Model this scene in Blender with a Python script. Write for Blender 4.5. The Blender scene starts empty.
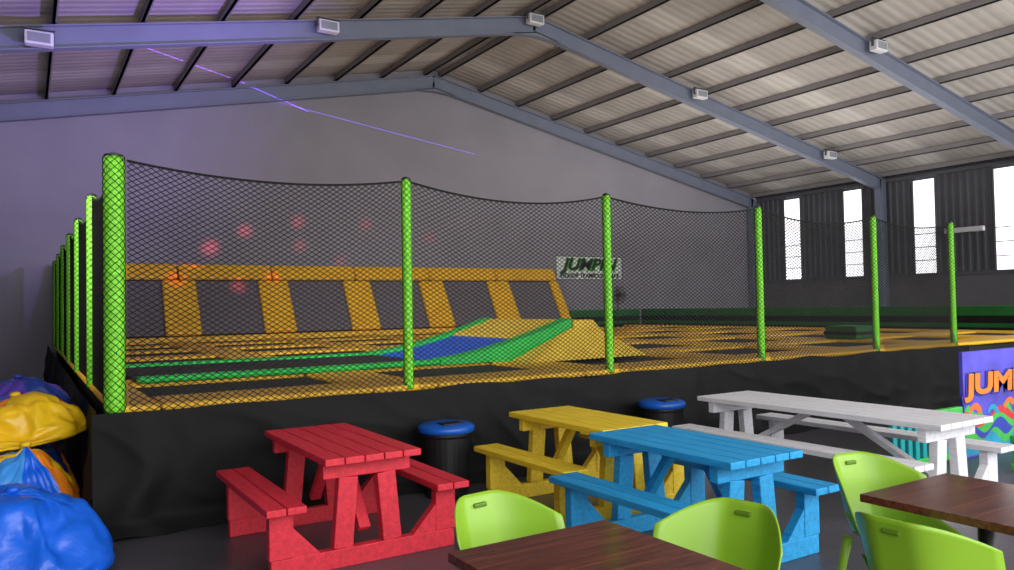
import bpy, math, random
from mathutils import Vector, Matrix, noise
random.seed(4)
S = bpy.context.scene
C = S.collection
S.view_settings.view_transform = 'Standard'
PI = math.pi
# ------------------------------------------------------------------ camera
CAMZ = 1.65
YAW = math.radians(32.2); PITCH = math.radians(1.57); ROLL = 0.018; FPX = 765.0
f = Vector((math.sin(YAW)*math.cos(PITCH), math.cos(YAW)*math.cos(PITCH), math.sin(PITCH)))
r0 = Vector((math.cos(YAW), -math.sin(YAW), 0))
u0 = r0.cross(f)
r = r0*math.cos(ROLL) - u0*math.sin(ROLL)
u = r0*math.sin(ROLL) + u0*math.cos(ROLL)
cd = bpy.data.cameras.new('camera'); cam = bpy.data.objects.new('camera', cd); C.objects.link(cam)
M = Matrix.Identity(4)
for i in range(3):
    M[i][0] = r[i]; M[i][1] = u[i]; M[i][2] = -f[i]
M[2][3] = CAMZ
cam.matrix_world = M
cd.sensor_width = 36; cd.lens = FPX/1014*36; cd.clip_end = 200
S.camera = cam
def ray(px, py):
    return f*FPX + r*(px-507) - u*(py-285)
def on_y(px, py, Y):
    d = ray(px, py); return Vector((0, 0, CAMZ)) + d*(Y/d.y)

# ------------------------------------------------------------------ materials
def lin(c):
    return tuple(((v/255)/12.92 if v/255 <= .04045 else ((v/255+.055)/1.055)**2.4) for v in c)
def mat(name, col, rough=.5, metal=0., var=.12, scale=5., bump=0., bscale=40., stretch=(1,1,1), coat=0., emit=0., spec=.5):
    m = bpy.data.materials.new(name); m.use_nodes = True
    nt = m.node_tree; b = nt.nodes['Principled BSDF']
    c = lin(col)
    tc = nt.nodes.new('ShaderNodeTexCoord'); mp = nt.nodes.new('ShaderNodeMapping')
    mp.inputs['Scale'].default_value = stretch
    nt.links.new(tc.outputs['Object'], mp.inputs['Vector'])
    n = nt.nodes.new('ShaderNodeTexNoise'); n.inputs['Scale'].default_value = scale; n.inputs['Detail'].default_value = 5
    nt.links.new(mp.outputs[0], n.inputs['Vector'])
    cr = nt.nodes.new('ShaderNodeValToRGB')
    cr.color_ramp.elements[0].position = .3; cr.color_ramp.elements[1].position = .7
    cr.color_ramp.elements[0].color = tuple(v*(1-var) for v in c)+(1,)
    cr.color_ramp.elements[1].color = tuple(min(1, v*(1+var)) for v in c)+(1,)
    nt.links.new(n.outputs['Fac'], cr.inputs['Fac'])
    nt.links.new(cr.outputs['Color'], b.inputs['Base Color'])
    b.inputs['Roughness'].default_value = rough; b.inputs['Metallic'].default_value = metal
    b.inputs['Coat Weight'].default_value = coat; b.inputs['Specular IOR Level'].default_value = spec
    if emit:
        nt.links.new(cr.outputs['Color'], b.inputs['Emission Color']); b.inputs['Emission Strength'].default_value = emit
    if bump:
        n2 = nt.nodes.new('ShaderNodeTexNoise'); n2.inputs['Scale'].default_value = bscale; n2.inputs['Detail'].default_value = 4
        nt.links.new(mp.outputs[0], n2.inputs['Vector'])
        bp = nt.nodes.new('ShaderNodeBump'); bp.inputs['Strength'].default_value = bump; bp.inputs['Distance'].default_value = .02
        nt.links.new(n2.outputs['Fac'], bp.inputs['Height']); nt.links.new(bp.outputs[0], b.inputs['Normal'])
    return m
def wood(name, c1, c2, rough=.35):
    m = mat(name, c1, rough, var=.1)
    nt = m.node_tree; b = nt.nodes['Principled BSDF']
    tc = nt.nodes.new('ShaderNodeTexCoord'); mp = nt.nodes.new('ShaderNodeMapping'); mp.inputs['Scale'].default_value = (1.2, 12, 12)
    n = nt.nodes.new('ShaderNodeTexNoise'); n.inputs['Scale'].default_value = 3; n.inputs['Detail'].default_value = 6; n.inputs['Distortion'].default_value = .8
    cr = nt.nodes.new('ShaderNodeValToRGB'); cr.color_ramp.elements[0].position = .3; cr.color_ramp.elements[1].position = .72
    cr.color_ramp.elements[0].color = lin(c1)+(1,); cr.color_ramp.elements[1].color = lin(c2)+(1,)
    nt.links.new(tc.outputs['Object'], mp.inputs[0]); nt.links.new(mp.outputs[0], n.inputs['Vector'])
    nt.links.new(n.outputs['Fac'], cr.inputs[0]); nt.links.new(cr.outputs[0], b.inputs['Base Color'])
    return m
m_floor = mat('floor_paint', (78, 76, 82), .38, var=.25, scale=1.2, bump=.15, bscale=25)
m_wallb = mat('wall_plaster', (148, 144, 153), .8, var=.07, scale=.7, bump=.1, bscale=30)
m_walll = mat('wall_low', (104, 102, 106), .8, var=.1, scale=1)
m_sheet = mat('dark_sheet', (88, 88, 95), .6, var=.12, scale=1.5)
m_roof = mat('roof_foil', (182, 175, 168), .6, var=.12, scale=1.1)
# corrugated sheets with some lighter translucent strips between them
nt = m_roof.node_tree; b = nt.nodes['Principled BSDF']
old = b.inputs['Base Color'].links[0].from_socket
tc = nt.nodes.new('ShaderNodeTexCoord'); sp_ = nt.nodes.new('ShaderNodeSeparateXYZ'); nt.links.new(tc.outputs['Object'], sp_.inputs[0])
def mth(op, a, bval=None):
    q = nt.nodes.new('ShaderNodeMath'); q.operation = op
    nt.links.new(a, q.inputs[0])
    if bval is not None: q.inputs[1].default_value = bval
    return q.outputs[0]
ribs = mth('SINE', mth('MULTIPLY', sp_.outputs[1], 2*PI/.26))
stripe = mth('LESS_THAN', mth('FRACT', mth('MULTIPLY', mth('ADD', sp_.outputs[1], 30.), 1/3.1)), .27)
mx = nt.nodes.new('ShaderNodeMixRGB'); mx.inputs[2].default_value = lin((222, 216, 208))+(1,)
nt.links.new(mth('MULTIPLY', stripe, .5), mx.inputs[0]); nt.links.new(old, mx.inputs[1])
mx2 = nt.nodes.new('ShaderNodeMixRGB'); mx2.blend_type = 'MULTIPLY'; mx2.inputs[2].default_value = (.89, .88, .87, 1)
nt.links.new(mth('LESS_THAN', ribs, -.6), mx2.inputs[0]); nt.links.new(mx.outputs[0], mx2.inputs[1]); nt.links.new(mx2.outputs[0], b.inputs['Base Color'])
bp = nt.nodes.new('ShaderNodeBump'); bp.inputs['Strength'].default_value = .35; bp.inputs['Distance'].default_value = .02
nt.links.new(ribs, bp.inputs['Height']); nt.links.new(bp.outputs[0], b.inputs['Normal'])
m_steel = mat('steel_grey', (122, 128, 146), .5, var=.06, scale=2)
m_purlin = mat('purlin_steel', (140, 136, 138), .5, var=.08, scale=2)
m_win = mat('window_daylight', (242, 241, 244), .5, var=.1, scale=1.2, emit=1.9)
m_black = mat('black_fabric', (9, 9, 10), .7, var=.25, scale=3, bump=.25, bscale=9, spec=.25)
m_barr = mat('barrier_vinyl', (24, 23, 26), .6, var=.3, scale=4, spec=.3)
m_blackp = mat('black_plastic', (22, 22, 24), .45, var=.15)
m_net = mat('net_cord', (14, 13, 14), .8, var=.2)
m_bed = mat('trampoline_mesh', (38, 34, 37), .8, var=.2, scale=20)
m_wbed = mat('wall_trampoline_mesh', (112, 106, 114), .8, var=.15, scale=20)
m_yel = mat('pad_yellow', (255, 192, 42), .45, var=.1, scale=3, bump=.2, bscale=6)
m_foam = mat('foam_yellow', (255, 212, 70), .5, var=.08, scale=3)
m_post = mat('post_green', (128, 226, 44), .45, var=.25, scale=45, bump=.5, bscale=70)
m_green = mat('pad_green', (36, 206, 84), .45, var=.1, scale=4)
m_dgreen = mat('pad_dark_green', (24, 100, 44), .5, var=.15, scale=4)
m_blue = mat('pad_blue', (32, 100, 236), .45, var=.1, scale=4)
m_red = mat('paint_red', (216, 42, 60), .55, var=.18, scale=6, bump=.3, bscale=20, stretch=(6, .7, 6))
m_yelt = mat('paint_yellow', (240, 204, 48), .55, var=.16, scale=6, bump=.3, bscale=20, stretch=(6, .7, 6))
m_blut = mat('paint_blue', (32, 158, 220), .55, var=.18, scale=6, bump=.3, bscale=20, stretch=(6, .7, 6))
m_whit = mat('paint_white', (228, 226, 232), .55, var=.1, scale=6, bump=.3, bscale=20, stretch=(6, .7, 6))
m_chair = mat('chair_green', (138, 182, 44), .34, var=.05, scale=3)
m_slot = mat('slot_green', (90, 124, 24), .5, var=.05)
m_brown = wood('brown_wood', (66, 30, 23), (118, 60, 45), .17)
m_lid = mat('lid_blue', (16, 86, 182), .35, var=.08)
m_lamp = mat('lamp_white', (225, 225, 228), .4, var=.04)
m_glass = mat('lamp_glass', (150, 155, 160), .2, var=.1)
m_banner = mat('banner_white', (226, 232, 226), .6, var=.05)
m_txtg = mat('letter_green', (70, 176, 56), .6, var=.1)
m_txtk = mat('letter_black', (22, 30, 26), .6, var=.1)
m_pblue = mat('poster_blue', (84, 76, 200), .55, var=.4, scale=2.5)
m_org = mat('print_orange', (240, 110, 44), .45, var=.08)
m_pnavy = mat('print_blue', (40, 60, 170), .45, var=.15)
m_pred = mat('print_red', (206, 48, 52), .45, var=.15)
m_pgrn = mat('print_green', (60, 180, 70), .5, var=.2)
m_pteal = mat('print_teal', (30, 150, 190), .5, var=.2)
m_ltxt = mat('letter_orange', (255, 132, 40), .5, var=.1)
m_lred = mat('letter_blue', (34, 44, 150), .5, var=.1)
m_teal = mat('play_teal', (24, 156, 160), .45, var=.1)
bag_c = {'blue': (18, 98, 222), 'lblue': (60, 144, 226), 'yellow': (250, 198, 30), 'red': (208, 52, 44), 'purple': (90, 66, 176), 'orange': (236, 136, 34), 'navy': (34, 62, 150)}
bag_m = {k: mat('bag_'+k, v, .32, var=.1, scale=4, bump=.6, bscale=9) for k, v in bag_c.items()}

# ------------------------------------------------------------------ mesh helper
class MB:
    def __init__(s): s.v = []; s.f = []; s.mi = []
    def add(s, vs, fs, mi=0):
        o = len(s.v); s.v += [tuple(v) for v in vs]
        for q in fs: s.f.append(tuple(i+o for i in q)); s.mi.append(mi)
        return s
    def box(s, x0, x1, y0, y1, z0, z1):
        vs = [(x, y, z) for z in (z0, z1) for y in (y0, y1) for x in (x0, x1)]
        return s.add(vs, [(0, 2, 3, 1), (4, 5, 7, 6), (0, 1, 5, 4), (2, 6, 7, 3), (0, 4, 6, 2), (1, 3, 7, 5)])
    def beam(s, a, b, w, h, side=None):
        a = Vector(a); b = Vector(b); d = (b-a).normalized()
        sd = Vector(side) if side else Vector((0, 0, 1)).cross(d)
        if sd.length < 1e-4: sd = Vector((1, 0, 0))
        sd.normalize(); up = d.cross(sd).normalized()
        vs = []
        for p in (a, b):
            for i, j in ((-1, -1), (1, -1), (1, 1), (-1, 1)):
                vs.append(p + sd*(i*w/2) + up*(j*h/2))
        return s.add(vs, [(0, 3, 2, 1), (4, 5, 6, 7), (0, 1, 5, 4), (1, 2, 6, 5), (2, 3, 7, 6), (3, 0, 4, 7)])
    def tube(s, pts, rad, n=8, cap=True):
        pts = [Vector(p) for p in pts]; k = len(pts)
        if not hasattr(rad, '__len__'): rad = [rad]*k
        vs = []; prev = None
        for i, p in enumerate(pts):
            d = (pts[min(i+1, k-1)]-pts[max(i-1, 0)]).normalized()
            if prev is None:
                a = Vector((0, 0, 1)) if abs(d.z) < .9 else Vector((1, 0, 0))
                e = d.cross(a).normalized()
            else:
                e = (prev - d*prev.dot(d)).normalized()
            prev = e; g = d.cross(e)
            for j in range(n):
                t = 2*PI*j/n; vs.append(p + e*(rad[i]*math.cos(t)) + g*(rad[i]*math.sin(t)))
        fs = [(i*n+j, i*n+(j+1) % n, (i+1)*n+(j+1) % n, (i+1)*n+j) for i in range(k-1) for j in range(n)]
        if cap: fs += [tuple(range(n-1, -1, -1)), tuple(range((k-1)*n, k*n))]
        return s.add(vs, fs)
    def lathe(s, prof, n=28, c=(0, 0, 0)):
        vs = []
        for (rr, z) in prof:
            for j in range(n):
                t = 2*PI*j/n; vs.append((c[0]+rr*math.cos(t), c[1]+rr*math.sin(t), c[2]+z))
        k = len(prof)
        fs = [(i*n+j, i*n+(j+1) % n, (i+1)*n+(j+1) % n, (i+1)*n+j) for i in range(k-1) for j in range(n)]
        fs += [tuple(range(n-1, -1, -1)), tuple(range((k-1)*n, k*n))]
        return s.add(vs, fs)
    def grid(s, fn, nu, nv):
        vs = [fn(i/nu, j/nv) for j in range(nv+1) for i in range(nu+1)]
        w = nu+1
        return s.add(vs, [(j*w+i, j*w+i+1, (j+1)*w+i+1, (j+1)*w+i) for j in range(nv) for i in range(nu)])
    def build(s, name, m, parent=None, bevel=0., smooth=False, seg=2, loc=None):
        me = bpy.data.meshes.new(name); me.from_pydata(s.v, [], s.f)
        for mm in (m if isinstance(m, (list, tuple)) else [m]): me.materials.append(mm)
        for p, i in zip(me.polygons, s.mi): p.material_index = i; p.use_smooth = smooth
        me.update()
        o = bpy.data.objects.new(name, me); C.objects.link(o)
        if parent: o.parent = parent
        if loc: o.location = loc
        if bevel:
            b = o.modifiers.new('bevel', 'BEVEL'); b.width = bevel; b.segments = seg; b.limit_method = 'ANGLE'
        return o
def tag(o, label, cat, group=None):
    o['label'] = label; o['category'] = cat
    if group: o['group'] = group
    return o
def thing(name, label, cat, loc=(0, 0, 0), rz=0, group=None):
    o = bpy.data.objects.new(name, None); C.objects.link(o); o.empty_display_size = .1
    o.location = loc; o.rotation_euler = (0, 0, rz)
    return tag(o, label, cat, group)
def struct(o): o['kind'] = 'structure'; return o
def dup(root, loc, rz=None, label=None, group=None):
    q = root.copy(); C.objects.link(q); q.location = loc
    if rz is not None: q.rotation_euler = (0, 0, rz)
    if label: q['label'] = label
    if group: q['group'] = group
    for ch in list(root.children):
        c = ch.copy(); C.objects.link(c); c.parent = q
        for g in list(ch.children):
            d = g.copy(); C.objects.link(d); d.parent = c
    return q
ORD = ['first', 'second', 'third', 'fourth', 'fifth', 'sixth', 'seventh', 'eighth']

# ------------------------------------------------------------------ bean bag cloth shapes (settled once, meshes reused)
def sim_bag(R_, H, pressure, seed, frames, grow):
    mb = MB(); nu, nv = 72, 46
    for j in range(1, nv):
        ph = PI*j/nv
        for i in range(nu):
            th = 2*PI*i/nu
            q = 1+.16*noise.noise(Vector((math.cos(th)*1.6, math.sin(th)*1.6, ph+seed*3)))
            mb.v.append((R_*math.sin(ph)**.8*math.cos(th)*q, R_*math.sin(ph)**.8*math.sin(th)*q, H/2-H/2*math.cos(ph)+.01))
    for j in range(nv-2):
        for i in range(nu): mb.f.append((j*nu+i, j*nu+(i+1) % nu, (j+1)*nu+(i+1) % nu, (j+1)*nu+i)); mb.mi.append(0)
    b0 = len(mb.v); mb.v.append((0, 0, .01)); mb.v.append((0, 0, H+.01))
    for i in range(nu):
        mb.f.append((b0, (i+1) % nu, i)); mb.mi.append(0)
        mb.f.append((b0+1, (nv-2)*nu+i, (nv-2)*nu+(i+1) % nu)); mb.mi.append(0)
    o = mb.build('tmp_bag', m_blackp, smooth=True)
    fl = MB().add([(-3, -3, 0), (3, -3, 0), (3, 3, 0), (-3, 3, 0)], [(0, 1, 2, 3)]).build('tmp_floor', m_blackp)
    fl.modifiers.new('col', 'COLLISION'); fl.collision.thickness_outer = .008; fl.collision.cloth_friction = 40
    # a lumpy filling that holds the cover up, so the loose cover drapes over it in folds
    fb = MB(); n1, n2 = 32, 20
    for j in range(1, n2):
        ph = PI*j/n2
        for i in range(n1):
            th = 2*PI*i/n1
            q = 1+.34*noise.noise(Vector((math.cos(th)*1.3*math.sin(ph), math.sin(th)*1.3*math.sin(ph), math.cos(ph)*1.3+seed*5)))
            fb.v.append((.74*R_*q*math.sin(ph)**.8*math.cos(th), .74*R_*q*math.sin(ph)**.8*math.sin(th), H*.36-H*.33*q*math.cos(ph)))
    for j in range(n2-2):
        for i in range(n1): fb.f.append((j*n1+i, j*n1+(i+1) % n1, (j+1)*n1+(i+1) % n1, (j+1)*n1+i)); fb.mi.append(0)
    c0 = len(fb.v); fb.v.append((0, 0, H*.05)); fb.v.append((0, 0, H*.7))
    for i in range(n1):
        fb.f.append((c0, (i+1) % n1, i)); fb.mi.append(0); fb.f.append((c0+1, (n2-2)*n1+i, (n2-2)*n1+(i+1) % n1)); fb.mi.append(0)
    fo = fb.build('tmp_fill', m_blackp); fo.modifiers.new('col', 'COLLISION'); fo.collision.thickness_outer = .012; fo.collision.cloth_friction = 25
    cm = o.modifiers.new('cloth', 'CLOTH'); cs = cm.settings
    cs.quality = 6; cs.mass = .3; cs.tension_stiffness = 16; cs.compression_stiffness = 16; cs.shear_stiffness = 6; cs.bending_stiffness = .1
    cs.tension_damping = 6; cs.compression_damping = 6; cs.shear_damping = 6; cs.bending_damping = .5; cs.air_damping = 1.5
    cs.use_pressure = True; cs.uniform_pressure_force = pressure; cs.shrink_min = grow
    cs.effector_weights.gravity = 1.
    cm.collision_settings.distance_min = .008; cm.collision_settings.use_self_collision = True; cm.collision_settings.self_distance_min = .008
    cm.point_cache.frame_start = 1; cm.point_cache.frame_end = frames+2
    for fr in range(1, frames+1): S.frame_set(fr)
    dg = bpy.context.evaluated_depsgraph_get()
    me = bpy.data.meshes.new_from_object(o.evaluated_get(dg))
    cs_ = [(v.co.x, v.co.y, v.co.z) for v in me.vertices]
    mx = sum(c[0] for c in cs_)/len(cs_); my = sum(c[1] for c in cs_)/len(cs_); z0 = min(c[2] for c in cs_)
    vs = [(c[0]-mx, c[1]-my, c[2]-z0) for c in cs_]
    h = max(c[2] for c in vs); w = max(math.hypot(c[0], c[1]) for c in vs)
    fs = [tuple(p.vertices) for p in me.polygons]
    for q in (o, fl, fo): bpy.data.objects.remove(q)
    bpy.data.meshes.remove(me)
    S.frame_set(1)
    return vs, fs, h, w, nu, nv
BAGS = [sim_bag(*args) for args in ((.52, .92, .6, 1, 34, -.19), (.48, 1.0, .75, 2, 34, -.17), (.48, .9, .5, 4, 34, -.20))]

# ------------------------------------------------------------------ the hall
XR, XL, XA, YB, YF = 26.0, -4.2, 10.9, 21.6, -3.0
ZE, ZA = 6.1, 9.18
SL = (ZA-ZE)/(XR-XA)
def roofz(x): return ZA - SL*abs(x-XA)
struct(MB().box(XL-.2, XR+.2, YF-4, YB+.2, -.1, 0).build('floor', m_floor))
wb = MB(); prof = [(XL, 0), (XR, 0), (XR, ZE), (XA, ZA), (XL, ZE)]
wb.add([(x, y, z) for y in (YB, YB+.2) for x, z in prof], [(0, 1, 2, 3, 4), (9, 8, 7, 6, 5)]+[(i, i+5, (i+1) % 5+5, (i+1) % 5) for i in range(5)])
struct(wb.build('wall_back', m_wallb))
struct(MB().box(XL-.2, XL, YF, YB, 0, ZE).build('wall_left', m_walll))
# right wall: plaster dado + corrugated sheet above
WR = MB(); WR.box(XR-.12, XR+.15, YF, YB, 0, 2.4)
n = int((YB-YF)/.24); pr = []
for i in range(n):
    y = YF+i*.24
    pr += [(XR+.02, y), (XR+.02, y+.12), (XR-.03, y+.15), (XR-.03, y+.21)]
pr.append((XR+.02, YB))
vs = []
for (x, y) in pr: vs += [(x, y, 2.35), (x, y, ZE+.05)]
WR.add(vs, [(2*i, 2*i+1, 2*i+3, 2*i+2) for i in range(len(pr)-1)], 1)
struct(WR.build('wall_right', [m_walll, m_sheet]))
g = MB()
for z in (2.45, 5.85): g.box(XR-.16, XR-.06, YF, YB, z-.06, z+.06)
struct(g.build('trim_1', m_sheet))
for i, y in enumerate((19.7, 17.05, 14.4, 11.8, 9.15, 6.5)):
    w = struct(MB().box(XR-.06, XR-.04, y-.36, y+.36, 2.5, 5.7).build('window_%d' % (i+1), m_win))
    fr = MB()
    fr.box(XR-.09, XR-.03, y-.41, y-.36, 2.5, 5.7); fr.box(XR-.09, XR-.03, y+.36, y+.41, 2.5, 5.7)
    for z in (2.95, 3.4, 3.85): fr.box(XR-.08, XR-.062, y-.36, y+.36, z-.014, z+.014)
    fr.build('window_frame', m_walll, w)
# roof sheet
rf = MB()
rf.add([(XL, YF, ZE), (XA, YF, ZA), (XA, YB, ZA), (XL, YB, ZE), (XL, YF, ZE+.08), (XA, YF, ZA+.08), (XA, YB, ZA+.08), (XL, YB, ZE+.08)],
       [(0, 1, 2, 3), (4, 7, 6, 5), (0, 4, 5, 1), (3, 2, 6, 7), (0, 3, 7, 4)])
rf.add([(XR, YF, ZE), (XA, YF, ZA), (XA, YB, ZA), (XR, YB, ZE), (XR, YF, ZE+.08), (XA, YF, ZA+.08), (XA, YB, ZA+.08), (XR, YB, ZE+.08)],
       [(0, 3, 2, 1), (4, 5, 6, 7), (0, 1, 5, 4), (3, 7, 6, 2), (0, 4, 7, 3)])
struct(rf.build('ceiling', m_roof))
# purlins along the hall
for s in (-1, 1):
    for i in range(11):
        x = XA + s*(.25+i*1.46)
        z = roofz(x)-.01
        p = MB()
        p.box(-.025, .025, YF, YB-.02, -.17, 0); p.box(-.025, .05, YF, YB-.02, -.17, -.15)
        o = p.build('roof_purlin', m_purlin, loc=(x, 0, z))
        tag(o, 'slim grey steel purlin running lengthwise under the %s roof slope' % ('left' if s < 0 else 'right'), 'purlin',
            'purlins under the %s roof slope' % ('left' if s < 0 else 'right'))
# portal frames (I sections)
def ibeam(mb, a, b, depth, w, t=.02):
    a = Vector(a); b = Vector(b); d = (b-a).normalized(); sd = Vector((0, 1, 0)); up = d.cross(sd).normalized()
    mb.beam(a, b, t, depth, sd)
    for q in (-1, 1): mb.beam(a+up*(q*(depth/2)), b+up*(q*(depth/2)), w, .025, sd)
def portal(y, label):
    t = thing('portal_frame', label, 'steel frame', (XA, y, 0))
    hw = XR-XA
    for s in (-1, 1):
        q = MB(); ibeam(q, (s*-.02, 0, ZA-.44), (s*(hw-.3), 0, ZE-.44+SL*.3), .4, .2)
        q.build('rafter', m_steel, t)
        q = MB(); ibeam(q, (s*(hw-.34), 0, 0), (s*(hw-.34), 0, ZE-.2), .36, .2); q.build('column', m_steel, t)
    q = MB(); pts = [(-.9, ZA-.62-SL*.9), (0, ZA-.74), (.9, ZA-.62-SL*.9), (0, ZA-.6)]
    q.add([(x, yy, z) for yy in (-.1, .1) for x, z in pts], [(0, 1, 2, 3), (7, 6, 5, 4), (0, 4, 5, 1), (1, 5, 6, 2), (2, 6, 7, 3), (3, 7, 4, 0)])
    q.build('ridge_gusset', m_steel, t)
portal(YB-.16, 'grey steel portal frame flat against the back gable wall')
portal(15.8, 'grey steel portal frame crossing above the arena with five floodlights on it')
portal(10.6, 'grey steel portal frame nearest the viewer, cutting across the top right corner')

# floodlights on rafters
def flood(label, p):
    t = thing('floodlight', label, 'floodlight', (p.x, p.y, min(p.z+.16, roofz(p.x)-.2)))
    MB().box(-.22, .22, -.1, .1, -.3, -.06).build('housing', m_lamp, t, .02)
    MB().box(-.17, .17, -.115, -.1, -.26, -.1).build('glass', m_glass, t)
    q = MB(); q.box(-.24, -.22, -.03, .03, -.2, 0); q.box(.22, .24, -.03, .03, -.2, 0); q.box(-.24, .24, -.03, .03, -.02, 0); q.build('bracket', m_sheet, t)
for (px, py, lb) in ((39, 38, 'white floodlight on the left end of the rafter, leftmost of all'), (328, 26, 'white floodlight on the rafter left of the ridge'),
                     (535, 17, 'white floodlight hung at the ridge of the rafter'), (700, 92, 'white floodlight on the rafter halfway down the right slope'),
                     (830, 150, 'white floodlight low on the right rafter near the column')):
    flood(lb, on_y(px, py, 15.8-.25))
flood('white floodlight on the nearest rafter at the upper right', on_y(878, 31, 10.6-.25))
# wall lamp on the right
t = thing('wall_lamp', 'white tube lamp on an arm between the right-hand windows', 'wall lamp', (XR-.5, 12.9, 3.75))
MB().box(-.08, .08, -.6, .6, 0, .16).build('housing', m_lamp, t, .02)
MB().box(.0, .4, -.03, .03, .04, .1).build('arm', m_purlin, t)

# ------------------------------------------------------------------ arena
X0, Y0, PZ, PT = .57, 6.5, .94, 2.84
PXS = [.57, 3.0, 5.4, 7.88, 10.35, 12.43]
PYS = [6.5, 8.8, 11.1, 13.3, 15.6, 17.9, 20.2]
X1 = 18.6; Y1 = 21.3
tag(MB().box(X0+.05, X1, Y0+.05, Y1, 0, .86).build('trampoline_platform', m_blackp), 'raised black platform carrying the trampolines behind the green posts', 'platform')
cx = [X0+2.4*i for i in range(8)]; cy = [Y0+2.27*i for i in range(7)]
bl = 'black square trampoline bed between yellow pads inside the netted arena'
for i in range(7):
    for j in range(6):
        b0 = .64 if j == 0 else .34
        o = MB().grid(lambda a, b: (cx[i]+.34+a*1.72, cy[j]+b0+b*(2.27-b0-.34), .90-.02*math.sin(PI*a)*math.sin(PI*b)), 6, 6).build('trampoline_bed', m_bed)
        tag(o, bl, 'trampoline bed', 'black trampoline beds')
pl = 'yellow vinyl pad strip edging the black trampoline beds'
for i in range(7):
    for j in range(6):
        xa, xb = cx[i]+.325, cx[i+1]-.325
        y = cy[j]
        o = MB().box(xa, xb, y-.32 if j else y-.03, y+(.32 if j else .62), .88, PZ).build('safety_pad', m_yel, None, .025); tag(o, pl, 'safety pad', 'yellow safety pads')
for i in range(8):
    for j in range(6):
        ya, yb = cy[j]-(.32 if j else .03), cy[j+1]-.325
        o = MB().box(cx[i]-.32 if i else cx[i]-.03, cx[i]+.32, ya, yb, .88, PZ).build('safety_pad', m_yel, None, .025); tag(o, pl, 'safety pad', 'yellow safety pads')
# skirt
def skirt(name, A, B, zt, nrm, label, seed):
    A = Vector(A); B = Vector(B); n_ = Vector(nrm); L = (B-A).length
    def fn(a, b):
        p = A.lerp(B, a); x = a*L
        z = zt*(1-b)+.035*(1-b)**3*noise.noise(Vector((x*1.4, seed, 3)))
        xx = x + .35*noise.noise(Vector((x*.6, b*1.3, seed+5)))
        fold = max(0., math.sin(xx*4.6+3.5*noise.noise(Vector((x*.5, seed, 0)))))**2
        dg = 1-abs(noise.noise(Vector((xx*1.5-b*1.2+seed, b*1.6, seed+2))))*2.6
        w = .06*fold*(.2+.9*b)+.032*max(0, dg)**2*(.3+.7*b)+.03*noise.noise(Vector((x*1.3+seed, b*1.2, seed)))*(b+.2)
        fl = max(0, b-.88)/.12
        return p + n_*(.06+.05*b+w+fl*(.10+.08*noise.noise(Vector((x*2, 0, seed))))) + Vector((0, 0, max(z, .0)+.006+.03*fl*fold))
    o = MB().grid(fn, int(L*28), 36).build(name, m_black, None, smooth=True)
    tag(o, label, 'skirt')
skirt('arena_skirt', (X0-.16, Y0-.06, 0), (12.62, Y0-.06, 0), .90, (0, -1, 0), 'wrinkled black sheet covering the long front side of the platform', 1)
skirt('arena_skirt', (X0-.06, Y0-.1, 0), (X0-.06, Y1, 0), .90, (-1, 0, 0), 'wrinkled black sheet covering the left side of the platform beside the bean bags', 7)

# posts
def post(x, y, rad, label):
    t = thing('green_post', label, 'post', (x, y, PZ-.04))
    H = PT-PZ+.04
    MB().lathe([(rad*.9, 0), (rad, .03), (rad, H-.04), (rad*.85, H)], 18).build('foam_sleeve', m_post, t, smooth=True)
    w = MB(); nh = 8 if rad > .06 else 5; R_ = rad+.003
    for sgn in (-1, 1):
        for q in range(nh):
            pts = []
            for i in range(81):
                z = H*i/80; th = sgn*(z/(rad*6))*2*PI+q*2*PI/nh
                pts.append((R_*math.cos(th), R_*math.sin(th), z))
            w.tube(pts, .003, 3, False)
    w.build('net_wrap', m_net, t)
    MB().lathe([(rad*.9, 0), (rad*.9, .015), (rad*.3, .03)], 16, (0, 0, H)).build('post_cap', m_blackp, t)
post(PXS[0], Y0, .075, 'thick lime green corner post at the left front of the net')
for i, x in enumerate(PXS[1:]):
    post(x, Y0, .046, 'lime green post along the front net, %s to the right of the corner post' % ORD[i])
for i, y in enumerate(PYS[1:]):
    post(X0, y, .05, 'lime green post of the left side net, %s behind the corner post' % ORD[i])
# nets
def net(A, B, sag, label, seed, drop=.0, wire=.0042):
    A = Vector(A); B = Vector(B); W = (B-A).length; d = (B-A)/W; nr = Vector((d.y, -d.x, 0))
    H = PT-A.z-.02; px_, pz_ = .068, .044; kx = px_/pz_
    def P(x, v):
        s_ = min(max(x/W, 0), 1); top = H - sag*4*s_*(1-s_); z = v/H*top
        bil = .05*math.sin(PI*s_)*math.sin(PI*v/H*.9)+drop*max(0, 1-v/.3)
        return A + d*x + nr*bil + Vector((0, 0, z))
    mb = MB()
    for sg in (-1, 1):
        cnt = int((W+H*kx)/px_)+1
        for i in range(cnt):
            c = i*px_ - (H*kx if sg > 0 else 0)
            v0, v1 = 0., H
            if sg > 0:
                v0 = max(0, -c/kx); v1 = min(H, (W-c)/kx)
            else:
                v0 = max(0, (c-W)/kx); v1 = min(H, c/kx)
            if v1-v0 < .02: continue
            ns = max(1, int((v1-v0)/.14))
            pts = [P(c+sg*kx*(v0+(v1-v0)*q/ns), v0+(v1-v0)*q/ns) for q in range(ns+1)]
            mb.tube(pts, wire, 3, False)
    t = thing('safety_net', label, 'safety net', A)
    o = mb.build('mesh_net', m_net, t); o.location = -A
    rp = MB().tube([P(W*q/24, H) for q in range(25)], .010, 6).build('top_rope', m_net, t); rp.location = -A
    return t
for i in range(5):
    net((PXS[i]+(.09 if i == 0 else .06), Y0, PZ-.1), (PXS[i+1]-.06, Y0, PZ-.1), .095+.03*(i % 2), 'black diamond mesh net of the front, %s bay from the left corner post' % ORD[i], i, .13, .0042 if i < 2 else .0048)
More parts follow.
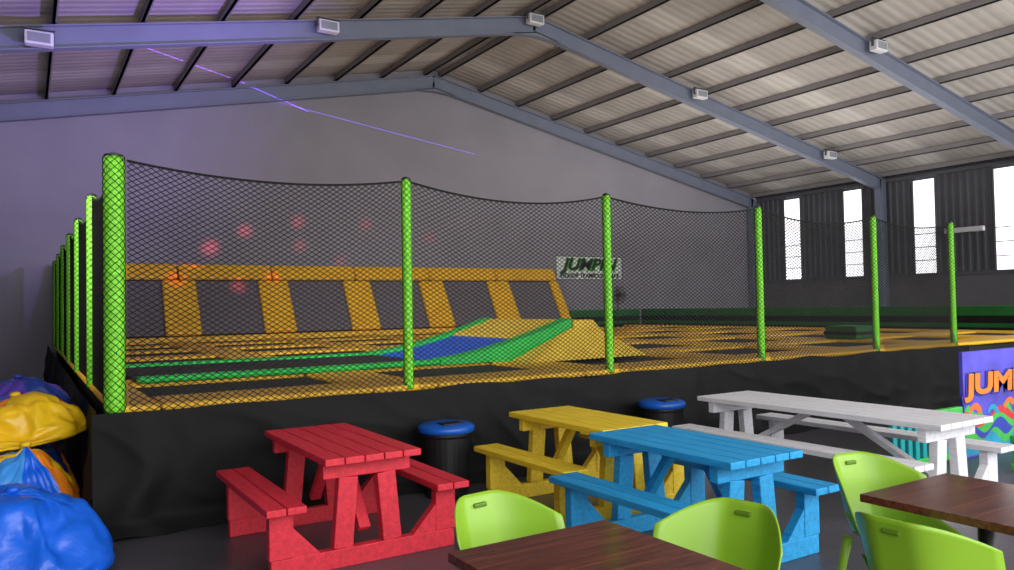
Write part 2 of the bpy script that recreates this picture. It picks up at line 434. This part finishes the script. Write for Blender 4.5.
for i in range(6):
    net((X0, PYS[i]+(.09 if i == 0 else .06), PZ), (X0, PYS[i+1]-.06, PZ), .12, 'black diamond mesh net on the left side, %s bay behind the corner post' % ORD[i], 10+i, 0, .0058)

# slanted trampoline wall at the back
SB, STp, zb, zt = 20.15, 21.2, 1.04, 2.82
def sp(x, v, off=0):
    dy, dz = STp-SB, zt-zb; L = math.hypot(dy, dz)
    return Vector((x, SB+dy*v - off*dz/L, zb+dz*v + off*dy/L))
def slab(mb, poly, o0, o1):
    k = len(poly); vs = [sp(x, v, o0) for x, v in poly]+[sp(x, v, o1) for x, v in poly]
    mb.add(vs, [tuple(range(k-1, -1, -1)), tuple(range(k, 2*k))]+[(i, (i+1) % k, (i+1) % k+k, i+k) for i in range(k)])
t = thing('angled_trampoline_wall', 'row of sloping wall trampolines framed in yellow at the back', 'trampoline wall', (0, 0, 0))
nb = 6; w0, w1 = .92, 15.15; pw = (w1-w0)/nb; we = .62
q = MB(); q.box(we, w1, SB-.3, SB+.25, .875, zb); q.build('base_pad', m_yel, t, .03)
q = MB(); q.add([(we, SB+.05, .9), (w1, SB+.05, .9), (w1, STp+.02, .9), (we, STp+.02, .9), (we, SB+.05, zb-.03), (w1, SB+.05, zb-.03), (w1, STp+.04, zt-.04), (we, STp+.04, zt-.04)],
      [(0, 3, 2, 1), (0, 1, 5, 4), (1, 2, 6, 5), (2, 3, 7, 6), (3, 0, 4, 7), (4, 5, 6, 7)]); q.build('backing', m_blackp, t)
for i in range(nb):
    q = MB(); slab(q, [(w0+i*pw+.3, .02), (w0+(i+1)*pw-.3, .02), (w0+(i+1)*pw-.3, .78), (w0+i*pw+.3, .78)], -.01, .015); q.build('jump_bed', m_wbed, t)
for i in range(nb+1):
    x = w0+i*pw; hw = .42 if 0 < i < nb else .36
    q = MB(); slab(q, [(x-hw if i else we, .0), (x+hw if i < nb else x, .0), (x+hw*.95 if i < nb else x, .765), (x-hw*.95 if i else we, .765)], 0, .13); q.build('upright_pad', m_yel, t, .05)
for i in range(nb):
    q = MB(); xs_ = w0+i*pw+.015 if i else we; slab(q, [(xs_, .785), (w0+(i+1)*pw-.015, .785), (w0+(i+1)*pw-.015, 1), (xs_, 1)], 0, .14); q.build('top_pad', m_yel, t, .05)

# tumble track and ramp
t = thing('tumble_track', 'long black tumbling track edged with two green pads', 'tumbling track', (.95, 8.4, PZ))
MB().box(0, 3.36, .25, 2.15, 0, .03).build('track_bed', m_bed, t)
for y in (0, 2.16): MB().box(0, 3.36, y, y+.24, 0, .06).build('side_pad', m_green, t, .025)
t = thing('foam_ramp', 'curved foam ramp with blue and yellow lane and green edges', 'ramp', (4.32, 8.4, PZ))
def rz_(x): return .03+.45*(max(x, 0)/2.0)**1.5
def rampseg(xa, xb, ya, yb, lift, nm, m):
    mb = MB(); n_ = 14
    for i in range(n_+1):
        x = xa+(xb-xa)*i/n_; z = rz_(x)+lift
        mb.v += [(x, ya, 0), (x, yb, 0), (x, yb, z), (x, ya, z)]
    for i in range(n_):
        a = 4*i; b = a+4
        for j in range(4): mb.f.append((a+j, a+(j+1) % 4, b+(j+1) % 4, b+j)); mb.mi.append(0)
    mb.f += [(3, 2, 1, 0), (4*n_, 4*n_+1, 4*n_+2, 4*n_+3)]; mb.mi += [0, 0]
    mb.build(nm, m, t)
rampseg(.1, 1.3, .27, 2.13, 0, 'blue_lane', m_blue); rampseg(1.31, 2.0, .27, 2.13, .03, 'yellow_lane', m_foam)
rampseg(0, 2.0, 0, .26, .045, 'edge_pad', m_green); rampseg(0, 2.0, 2.14, 2.4, .045, 'edge_pad', m_green)
t = thing('foam_wedge', 'yellow foam wedge block beside the raised end of the ramp', 'foam block', (5.3, 7.88, PZ))
q = MB(); q.add([(0, 0, 0), (1.95, 0, 0), (1.95, .5, 0), (0, .5, 0), (.98, .49, .40), (1.4, .49, .40)], [(3, 2, 1, 0), (0, 1, 5, 4), (1, 2, 5), (2, 3, 4, 5), (3, 0, 4)])
q.build('slope', m_foam, t, .02)
q = MB(); q.add([(x, y, z) for y in (.51, 2.9) for x, z in ((1.05, 0), (1.95, 0), (1.4, .5), (1.05, .5))], [(0, 1, 2, 3), (7, 6, 5, 4), (0, 4, 5, 1), (1, 5, 6, 2), (2, 6, 7, 3), (3, 7, 4, 0)])
q.build('landing', m_foam, t, .03)
t = thing('foam_cube', 'low dark green foam block on the deck below the right-hand windows', 'foam block', (12.75, 8.5, PZ))
MB().box(-.32, .32, -.32, .32, 0, .24).build('body', m_dgreen, t, .04); MB().box(-.33, .33, -.33, .33, .08, .14).build('band', m_barr, t)
# low padded barriers of the arena, right and rear
def lowwall(label, a, b, axis):
    t = thing('padded_barrier', label, 'padded barrier', (a[0], a[1], .865)); L = (Vector(b)-Vector(a)).length
    def bx(z0, z1, th): 
        return MB().box(-th/2, th/2, 0, L, z0, z1) if axis == 'y' else MB().box(0, L, -th/2, th/2, z0, z1)
    bx(0, .36, .12).build('panel', m_barr, t); bx(.36, .6, .16).build('top_rail', m_dgreen, t, .02); bx(.1, .2, .14).build('lower_rail', m_dgreen, t, .01)
lowwall('low black barrier with green rails along the right of the arena', (X1-.1, Y0+.1), (X1-.1, 20.4), 'y')
lowwall('low black barrier with green rails right of the sloping trampolines', (15.35, 20.5), (X1-.2, 20.5), 'x')
# fan
t = thing('pedestal_fan', 'black pedestal fan near the white banner', 'fan', (17.8, 20.9, .865))
MB().lathe([(.22, 0), (.22, .03), (.05, .06)], 20).build('base', m_blackp, t)
MB().tube([(0, 0, .05), (0, 0, 1.0)], .02).build('pole', m_blackp, t)
q = MB()
for rr in (.29, .2, .1):
    for yy in (-.06, -.14): q.tube([(rr*math.cos(a*PI/12), yy, 1.1+rr*math.sin(a*PI/12)) for a in range(25)], .008, 4)
for a in range(12): q.tube([(0, -.15, 1.1), (.29*math.cos(a*PI/6), -.1, 1.1+.29*math.sin(a*PI/6))], .005, 4)
q.build('cage', m_blackp, t)
for a in range(3):
    q = MB(); th = a*2*PI/3; q.beam((.05*math.cos(th), -.1, 1.1+.05*math.sin(th)), (.26*math.cos(th), -.1, 1.1+.26*math.sin(th)), .02, .14, (0, 1, 0)); q.build('blade', m_sheet, t)
MB().tube([(0, -.12, 1.1), (0, .1, 1.1)], .06, 12).build('motor', m_blackp, t)

# lettering
def letters(txt, m, parent, size, loc, name='lettering', shear=0., off=0., ext=.004, sx=1., ax='CENTER'):
    cu = bpy.data.curves.new('text', 'FONT'); cu.body = txt; cu.size = size; cu.extrude = ext; cu.align_x = ax; cu.align_y = 'CENTER'; cu.shear = shear; cu.offset = off
    o = bpy.data.objects.new('tmp', cu); C.objects.link(o)
    bpy.context.view_layer.update()
    me = bpy.data.meshes.new_from_object(o.evaluated_get(bpy.context.evaluated_depsgraph_get()))
    bpy.data.objects.remove(o)
    me.materials.clear(); me.materials.append(m)
    q = bpy.data.objects.new(name, me); C.objects.link(q); q.parent = parent; q.location = loc; q.rotation_euler = (PI/2, 0, 0); q.scale = (sx, 1, 1)
    return q
t = thing('wall_banner', 'white banner with dark and green lettering high on the back wall', 'banner', (17.1, YB-.03, 2.53))
MB().box(-1.5, 1.5, -.01, .01, 0, .84).build('sheet', m_banner, t)
q = MB(); 
for a in ((-1.5, 1.5, 0, .02), (-1.5, 1.5, .82, .84), (-1.5, -1.48, 0, .84), (1.48, 1.5, 0, .84)): q.box(a[0], a[1], -.016, -.008, a[2], a[3])
q.build('border', m_txtk, t)
letters('JUMPIN', m_txtg, t, .56, (-.02, -.016, .52), 'letter_outline', .3, .04, .002, 1.28)
letters('JUMPIN', m_txtk, t, .56, (-.04, -.024, .53), 'lettering', .3, .014, .003, 1.28)
letters('INDOOR TRAMPOLINE PARK', m_txtk, t, .215, (0, -.018, .14), 'small_lettering', 0, .008, .002, .96)
# printed panel at the right edge
t = thing('printed_panel', 'colourful printed blue panel with orange letters at the right edge', 'printed panel', (8.14, 4.2, 0))
PW = 2.6
MB().box(0, PW, -.02, .02, 0, 1.09).build('sheet', m_pblue, t, .004)
def strip(nm, m, inner, outer, dy):
    k = len(inner); vs = [(x, dy, z) for x, z in outer]+[(x, dy, z) for x, z in inner]
    q = MB().add(vs, [(i, i+k, i+k+1, i+1) for i in range(k-1)]); q.build(nm, m, t)
def arc(cx_, cz, rr, sq=1., a0=0., a1=PI): return [(cx_-rr*math.cos(a0+(a1-a0)*i/24), cz+sq*rr*math.sin(a0+(a1-a0)*i/24)) for i in range(25)]
xs = [i*PW/60 for i in range(61)]
strip('green_wave', m_pgrn, [(x, .02) for x in xs], [(x, .44+.07*math.sin(x*9+.5)+.04*math.sin(x*23)) for x in xs], -.0212)
strip('blue_wave', m_pnavy, [(x, .22+.05*math.sin(x*13)) for x in xs], [(x, .30+.07*math.sin(x*10+.7)) for x in xs], -.0216)
strip('red_wave', m_pred, [(x, .36+.06*math.sin(x*8+2.4)) for x in xs], [(x, .42+.07*math.sin(x*8+1.9)) for x in xs], -.0220)
strip('teal_wave', m_pteal, [(x, .02) for x in xs], [(x, .16+.07*math.sin(x*11+2.)) for x in xs], -.0224)
for k, (c_, cz_, rad_, a0, a1) in enumerate(((.20, .42, .14, .2, 2.9), (.56, .40, .12, .3, 3.0), (.92, .44, .13, .1, 2.7), (1.3, .40, .12, .3, 2.9))):
    strip('printed_arch', m_pteal if k % 2 else m_org, arc(c_, cz_, rad_*.5, 1., a0, a1), arc(c_+.02, cz_, rad_, .95, a0, a1), -.0228)
letters('JUMPIN', m_lred, t, .29, (.045, -.026, .735), 'letter_outline', .05, .03, .002, 1.85, 'LEFT')
letters('JUMPIN', m_ltxt, t, .29, (.045, -.036, .74), 'lettering', .05, .012, .004, 1.85, 'LEFT')

# ------------------------------------------------------------------ picnic tables
def picnic(cx_, cy_, L, label, m, tw=.66, ow=1.38, th=.72, bh=.46):
    t = thing('picnic_table', label, 'picnic table', (cx_, cy_, 0))
    q = MB(); npl = 5; w = tw/npl
    for i in range(npl): q.box(-tw/2+i*w+.004, -tw/2+(i+1)*w-.004, -L/2, L/2, th-.045, th)
    q.build('tabletop', m, t, .006)
    bw = .25
    for s in (-1, 1):
        xo = s*(ow/2-bw/2); q = MB()
        for i in range(2): q.box(xo-bw/2+i*bw/2+.004, xo-bw/2+(i+1)*bw/2-.004, -L/2, L/2, bh-.045, bh)
        q.build('bench_seat', m, t, .006)
    for e in (-1, 1):
        y = e*(L/2-.16)
        MB().box(-ow/2+.06, ow/2-.06, y-.035, y+.035, .0, .12).build('base_beam', m, t, .006)
        MB().box(-tw/2+.03, tw/2-.03, y-.035, y+.035, th-.15, th-.047).build('top_rail', m, t, .006)
        for s in (-1, 1):
            MB().box(s*(ow/2-bw/2)-.075, s*(ow/2-bw/2)+.075, y-.036, y+.036, .12, bh-.047).build('bench_post', m, t, .006)
            q = MB(); q.beam((s*.17, y, .12), (s*.13, y, th-.15), .07, .13, (0, 1, 0)); q.build('upright', m, t, .006)
            q = MB(); xi = s*(ow/2-bw/2-.075)
            q.add([(xi, y-.03, .12), (xi-s*.17, y-.03, .12), (xi, y-.03, .3), (xi, y+.03, .12), (xi-s*.17, y+.03, .12), (xi, y+.03, .3)], [(0, 1, 2), (5, 4, 3), (0, 3, 4, 1), (1, 4, 5, 2), (2, 5, 3, 0)])
            q.build('gusset', m, t)
    for s in (-1, 1):
        q = MB(); q.beam((0, s*(L/2-.2), .2), (0, s*.12, th-.05), .08, .05, (1, 0, 0)); q.build('brace', m, t, .005)
    return t
picnic(1.89, 5.33, 1.42, 'red painted wooden picnic table in front of the skirt', m_red)
picnic(3.92, 5.07, 1.3, 'yellow painted wooden picnic table behind the blue one', m_yelt)
picnic(3.77, 3.74, 1.32, 'blue painted wooden picnic table in front of the yellow one', m_blut)
picnic(6.03, 4.27, 2.4, 'long white painted wooden picnic table on the right', m_whit, .76, 1.46)

# bins
def bin_(x, y, label):
    t = thing('waste_bin', label, 'bin', (x, y, 0))
    MB().lathe([(.18, 0), (.19, .02), (.225, .52), (.235, .54), (.235, .57), (.2, .57), (.16, .1)], 28).build('body', m_blackp, t, smooth=False)
    MB().lathe([(.24, .56), (.25, .565), (.25, .605), (.235, .62), (.2, .632), (.1, .638), (.02, .64)], 28).build('lid', m_lid, t, smooth=True)
    MB().box(-.1, .1, -.16, -.02, .632, .645).build('flap', m_blackp, t, .005)
bin_(3.13, 6.02, 'black bin with a blue lid behind the red picnic table')
bin_(5.68, 6.0, 'black bin with a blue lid between the yellow and white picnic tables')

# ------------------------------------------------------------------ cafe tables and chairs
def cafe(x, y, label):
    t = thing('cafe_table', label, 'table', (x, y, 0))
    q = MB()
    for i in range(6): q.box(-.37, .37, -.37+i*.74/6, -.37+(i+1)*.74/6, .715, .75)
    q.build('tabletop', m_brown, t, .0012, seg=1)
    MB().tube([(0, 0, .02), (0, 0, .7)], .035, 14).build('pedestal', m_blackp, t, smooth=True)
    MB().box(-.2, .2, -.2, .2, .69, .713).build('top_plate', m_blackp, t)
    q = MB(); q.beam((-.3, -.0, .02), (.3, 0, .02), .06, .04); q.beam((0, -.3, .02), (0, .3, .02), .06, .04); q.build('base', m_blackp, t, .008)
cafe(1.68, 2.15, 'dark brown square table at the bottom centre of the view')
cafe(3.64, 1.79, 'dark brown square table at the right with a black pedestal')
PR = [(.235, .405), (.215, .44), (.10, .438), (-.05, .42), (-.15, .425), (-.21, .48), (-.245, .58), (-.275, .70), (-.31, .82)]
HW = [.18, .205, .225, .24, .244, .248, .252, .256, .252]
def cat(vals, t):
    n_ = len(vals)-1; s_ = t*n_; i = min(int(s_), n_-1); w = s_-i
    g = lambda k: vals[max(0, min(n_, k))]
    p0, p1, p2, p3 = g(i-1), g(i), g(i+1), g(i+2)
    return .5*((2*p1)+(-p0+p2)*w+(2*p0-5*p1+4*p2-p3)*w*w+(-p0+3*p1-3*p2+p3)*w**3)
def shell(a, b):
    uu = 2*a-1; y = cat([p[0] for p in PR], b); z = cat([p[1] for p in PR], b); hw = cat(HW, b)
    w = max(0, abs(uu)-.25)/.75
    bk = max(0, min(1, (b-.40)/.25)); bk = bk*bk*(3-2*bk)
    arm = max(0, min(1, b/.5)); arm = arm*arm
    y += bk*.25*w**1.8
    z += (1-bk)*(.03+.19*arm)*w**2.0
    tp = max(0, (b-.6)/.4)
    z -= tp*.10*w**2.4
    x = uu*hw*(1+.12*bk*w*tp)
    return (x, y, z)
chair = thing('plastic_chair', 'lime green plastic chair on the far side of the bottom centre table', 'chair')
o = MB().grid(shell, 28, 32).build('seat_shell', m_chair, chair, smooth=True)
sm = o.modifiers.new('solid', 'SOLIDIFY'); sm.thickness = .007; sm.offset = 0
for sx in (-1, 1):
    MB().tube([(sx*.16, .16, .432), (sx*.185, .19, .2), (sx*.2, .215, 0)], [.024, .02, .015], 10).build('leg', m_chair, chair, smooth=True)
    MB().tube([(sx*.17, -.15, .43), (sx*.185, -.2, .2), (sx*.2, -.25, 0)], [.024, .02, .015], 10).build('leg', m_chair, chair, smooth=True)
q = MB(); q.beam((-.035, -.294, .77), (.035, -.294, .77), .03, .02); q.build('grip_slot', m_slot, chair, .006)
chair.location = (1.74, 2.68, 0); chair.rotation_euler = (0, 0, PI+.12)
dup(chair, (2.24, 2.14, 0), PI/2+.2, 'lime green plastic chair at the right side of the bottom centre table')
dup(chair, (3.72, 2.26, 0), PI-.2, 'lime green plastic chair on the far side of the right-hand brown table')
dup(chair, (3.07, 1.72, 0), -PI/2+.05, 'lime green plastic chair with its back to us at the right-hand brown table')

# ------------------------------------------------------------------ bean bags
def bag(x, y, z, which, rad, H, cols, label, rz, tilt=(0, 0)):
    vs, fs, h, w, nu, nv = BAGS[which % len(BAGS)]
    sz = H/h; sxy = rad/w
    mb = MB()
    for a, b, c in vs:
        d = Vector((a*3.0, b*3.0, c*2.4+which*7))
        dw = d+Vector((noise.noise(d*.8), noise.noise(d*.8+Vector((3, 0, 0))), noise.noise(d*.8+Vector((0, 3, 0)))))*1.1
        rg = max(0, 1-abs(noise.noise(dw*.9))*3.5)**2
        k = 1-.055*rg
        mb.v.append((a*sxy*k, b*sxy*k, c*sz*(1-.06*rg)))
    mb.f = fs
    nc = len(cols); nq = nu*(nv-2)
    for k in range(len(fs)):
        i = (k % nu) if k < nq else ((k-nq)//2)
        mb.mi.append((i*6//nu) % nc)
    t = thing('bean_bag', label, 'bean bag', (x, y, z), rz); t.rotation_euler = (tilt[0], tilt[1], rz)
    o = mb.build('cover', [bag_m[c] for c in cols], t, smooth=True)
    ss = o.modifiers.new('sub', 'SUBSURF'); ss.levels = 1; ss.render_levels = 1
    top = mb.v[-1]
    q = MB().lathe([(.035, -.02), (.04, .0), (.028, .012), (.01, .016)], 12, top); q.build('top_button', bag_m[cols[0]], t, smooth=True)
bag(-.06, 5.74, 0, 0, .60, .60, ['blue'], 'large shiny blue bean bag at the front of the heap', .4)
bag(-1.0, 6.45, 0, 1, .48, .66, ['lblue', 'blue'], 'two-tone blue bean bag at the left behind the large blue one', 1.2)
bag(-.06, 6.78, 0, 1, .50, .70, ['yellow', 'lblue', 'blue', 'orange'], 'yellow, blue and orange bean bag directly behind the large blue one', 2.6)
bag(-.06, 7.72, 0, 2, .50, .66, ['yellow', 'navy', 'orange'], 'yellow, navy and orange bean bag low next to the side net posts', .9)
bag(-.02, 7.36, .62, 0, .50, .42, ['yellow', 'yellow', 'red', 'yellow', 'blue', 'orange'], 'mostly yellow bean bag lying on top of the heap', 4.3, (.10, .06))
bag(-.06, 8.66, 0, 1, .50, .66, ['purple', 'navy', 'red'], 'purple, navy and red bean bag low beside the second side post', 3.6)
bag(-.04, 8.5, .64, 2, .48, .46, ['navy', 'purple', 'navy', 'red'], 'navy and purple bean bag topmost at the back of the heap', 5.0, (.1, 0))

# ------------------------------------------------------------------ toddler play things at the right
def slat_panel(x0, x1, y, label, ms, h=.6):
    t = thing('play_fence', label, 'play fence', (x0, y, 0)); L = x1-x0
    for z in (.03, h-.07): MB().box(0, L, -.03, .03, z, z+.07).build('rail', m_pgrn, t, .01)
    n_ = int(L/.11)
    for i in range(n_): 
        xx = .05+i*(L-.1)/(n_-1); MB().box(xx-.035, xx+.035, -.02, .02, .1, h-.07).build('slat', ms[i % len(ms)], t, .008)
slat_panel(6.86, 7.46, 4.2, 'teal slatted toddler fence nearest the long white table', [m_teal], .54)
slat_panel(7.5, 8.1, 4.2, 'teal and green slatted toddler fence beside the blue printed panel', [m_teal, m_pgrn], .54)
slat_panel(7.75, 8.55, 3.55, 'green and orange slatted toddler fence in front of the blue printed panel', [m_pgrn, m_org], .36)

# ------------------------------------------------------------------ light
W = bpy.data.worlds.new('world'); S.world = W; W.use_nodes = True
bg = W.node_tree.nodes['Background']; bg.inputs[0].default_value = (.95, .97, 1, 1); bg.inputs[1].default_value = 1.8
def area(name, loc, tgt, sx, sy, e, col=(1, 1, 1)):
    l = bpy.data.lights.new(name, 'AREA'); l.shape = 'RECTANGLE'; l.size = sx; l.size_y = sy; l.energy = e; l.color = col
    o = bpy.data.objects.new(name, l); C.objects.link(o); o.location = loc
    o.rotation_euler = (Vector(tgt)-Vector(loc)).to_track_quat('-Z', 'Y').to_euler()
area('front_daylight', (9, -3.6, 4.0), (9, 12, 3.2), 24, 5, 1150, (1, .99, .97))
area('roof_fill_right', (18.5, 13, 3.9), (18.5, 13, 9), 9, 13, 370, (1, .98, .96))  # added fill, unseen from below, brightens the right roof slope
area('roof_fill_left', (4, 14, 3.9), (4, 14, 9), 10, 12, 60, (1, .96, .96))  # weaker added fill for the left slope, no fixture in the hall
def spot(name, loc, tgt, col, e, ang, blend=.5, rad=.05):
    l = bpy.data.lights.new(name, 'SPOT'); l.color = col; l.energy = e; l.spot_size = ang; l.spot_blend = blend; l.shadow_soft_size = rad
    o = bpy.data.objects.new(name, l); C.objects.link(o); o.location = loc
    o.rotation_euler = (Vector(tgt)-Vector(loc)).to_track_quat('-Z', 'Y').to_euler()
    return o
spot('arena_fill', (-3.2, 5.6, 5.4), (7.5, 14, 1.0), (1, .96, .9), 3800, 1.0, 1, .5)  # added off-view fill that lifts the ramp and deck, not a hall fixture
spot('purple_wash', (5, 11, 3.4), (.5, 18.5, 7.5), (.36, .22, 1), 2100, 1.45, 1)
for (px, py, e, a) in ((210, 248, .9, 1.0), (245, 231, .8, .8), (182, 271, .4, .9), (298, 222, .5, .9), (366, 225, .45, .8), (158, 293, .4, 1.0), (225, 300, .9, .9), (300, 246, .4, .8), (430, 238, .35, .8), (340, 262, .4, .7), (262, 290, .5, .8)):
    p = on_y(px, py, YB)
    spot('disco_beam', (7, 12, 6.5), p, (1, .08, .14), 9500*e, .046*a, .9, .14)
# laser fans: spot lamps whose beam is cut to one thin line
def laser(A, B, col, e, width=.0016):
    src = Vector((8, 12.5, 3.2)); A = Vector(A); B = Vector(B)
    da = (A-src).normalized(); db = (B-src).normalized(); z = -(da+db).normalized(); x = (db-da); x = (x-z*x.dot(z)).normalized(); y = z.cross(x)
    half = math.acos(max(-1, min(1, da.dot(-z))))
    l = bpy.data.lights.new('laser_line', 'SPOT'); l.color = col; l.energy = e; l.spot_size = 2.2*half; l.spot_blend = .15; l.shadow_soft_size = 0
    o = bpy.data.objects.new('laser_line', l); C.objects.link(o)
    mm = Matrix.Identity(4)
    for i in range(3): mm[i][0] = x[i]; mm[i][1] = y[i]; mm[i][2] = z[i]; mm[i][3] = src[i]
    o.matrix_world = mm
    l.use_nodes = True; nt = l.node_tree; em = nt.nodes['Emission']
    tc = nt.nodes.new('ShaderNodeTexCoord'); sx = nt.nodes.new('ShaderNodeSeparateXYZ'); nt.links.new(tc.outputs['Normal'], sx.inputs[0])
    dv = nt.nodes.new('ShaderNodeMath'); dv.operation = 'DIVIDE'; nt.links.new(sx.outputs[1], dv.inputs[0]); nt.links.new(sx.outputs[2], dv.inputs[1])
    ab = nt.nodes.new('ShaderNodeMath'); ab.operation = 'ABSOLUTE'; nt.links.new(dv.outputs[0], ab.inputs[0])
    lt = nt.nodes.new('ShaderNodeMath'); lt.operation = 'LESS_THAN'; lt.inputs[1].default_value = width; nt.links.new(ab.outputs[0], lt.inputs[0])
    nt.links.new(lt.outputs[0], em.inputs['Strength'])
laser(on_y(45, 5, 17.5), on_y(300, 108, YB), (.30, .1, 1), 15000, .0016)
laser(on_y(270, 100, YB), on_y(470, 153, YB), (.2, .1, 1), 7500, .0013)
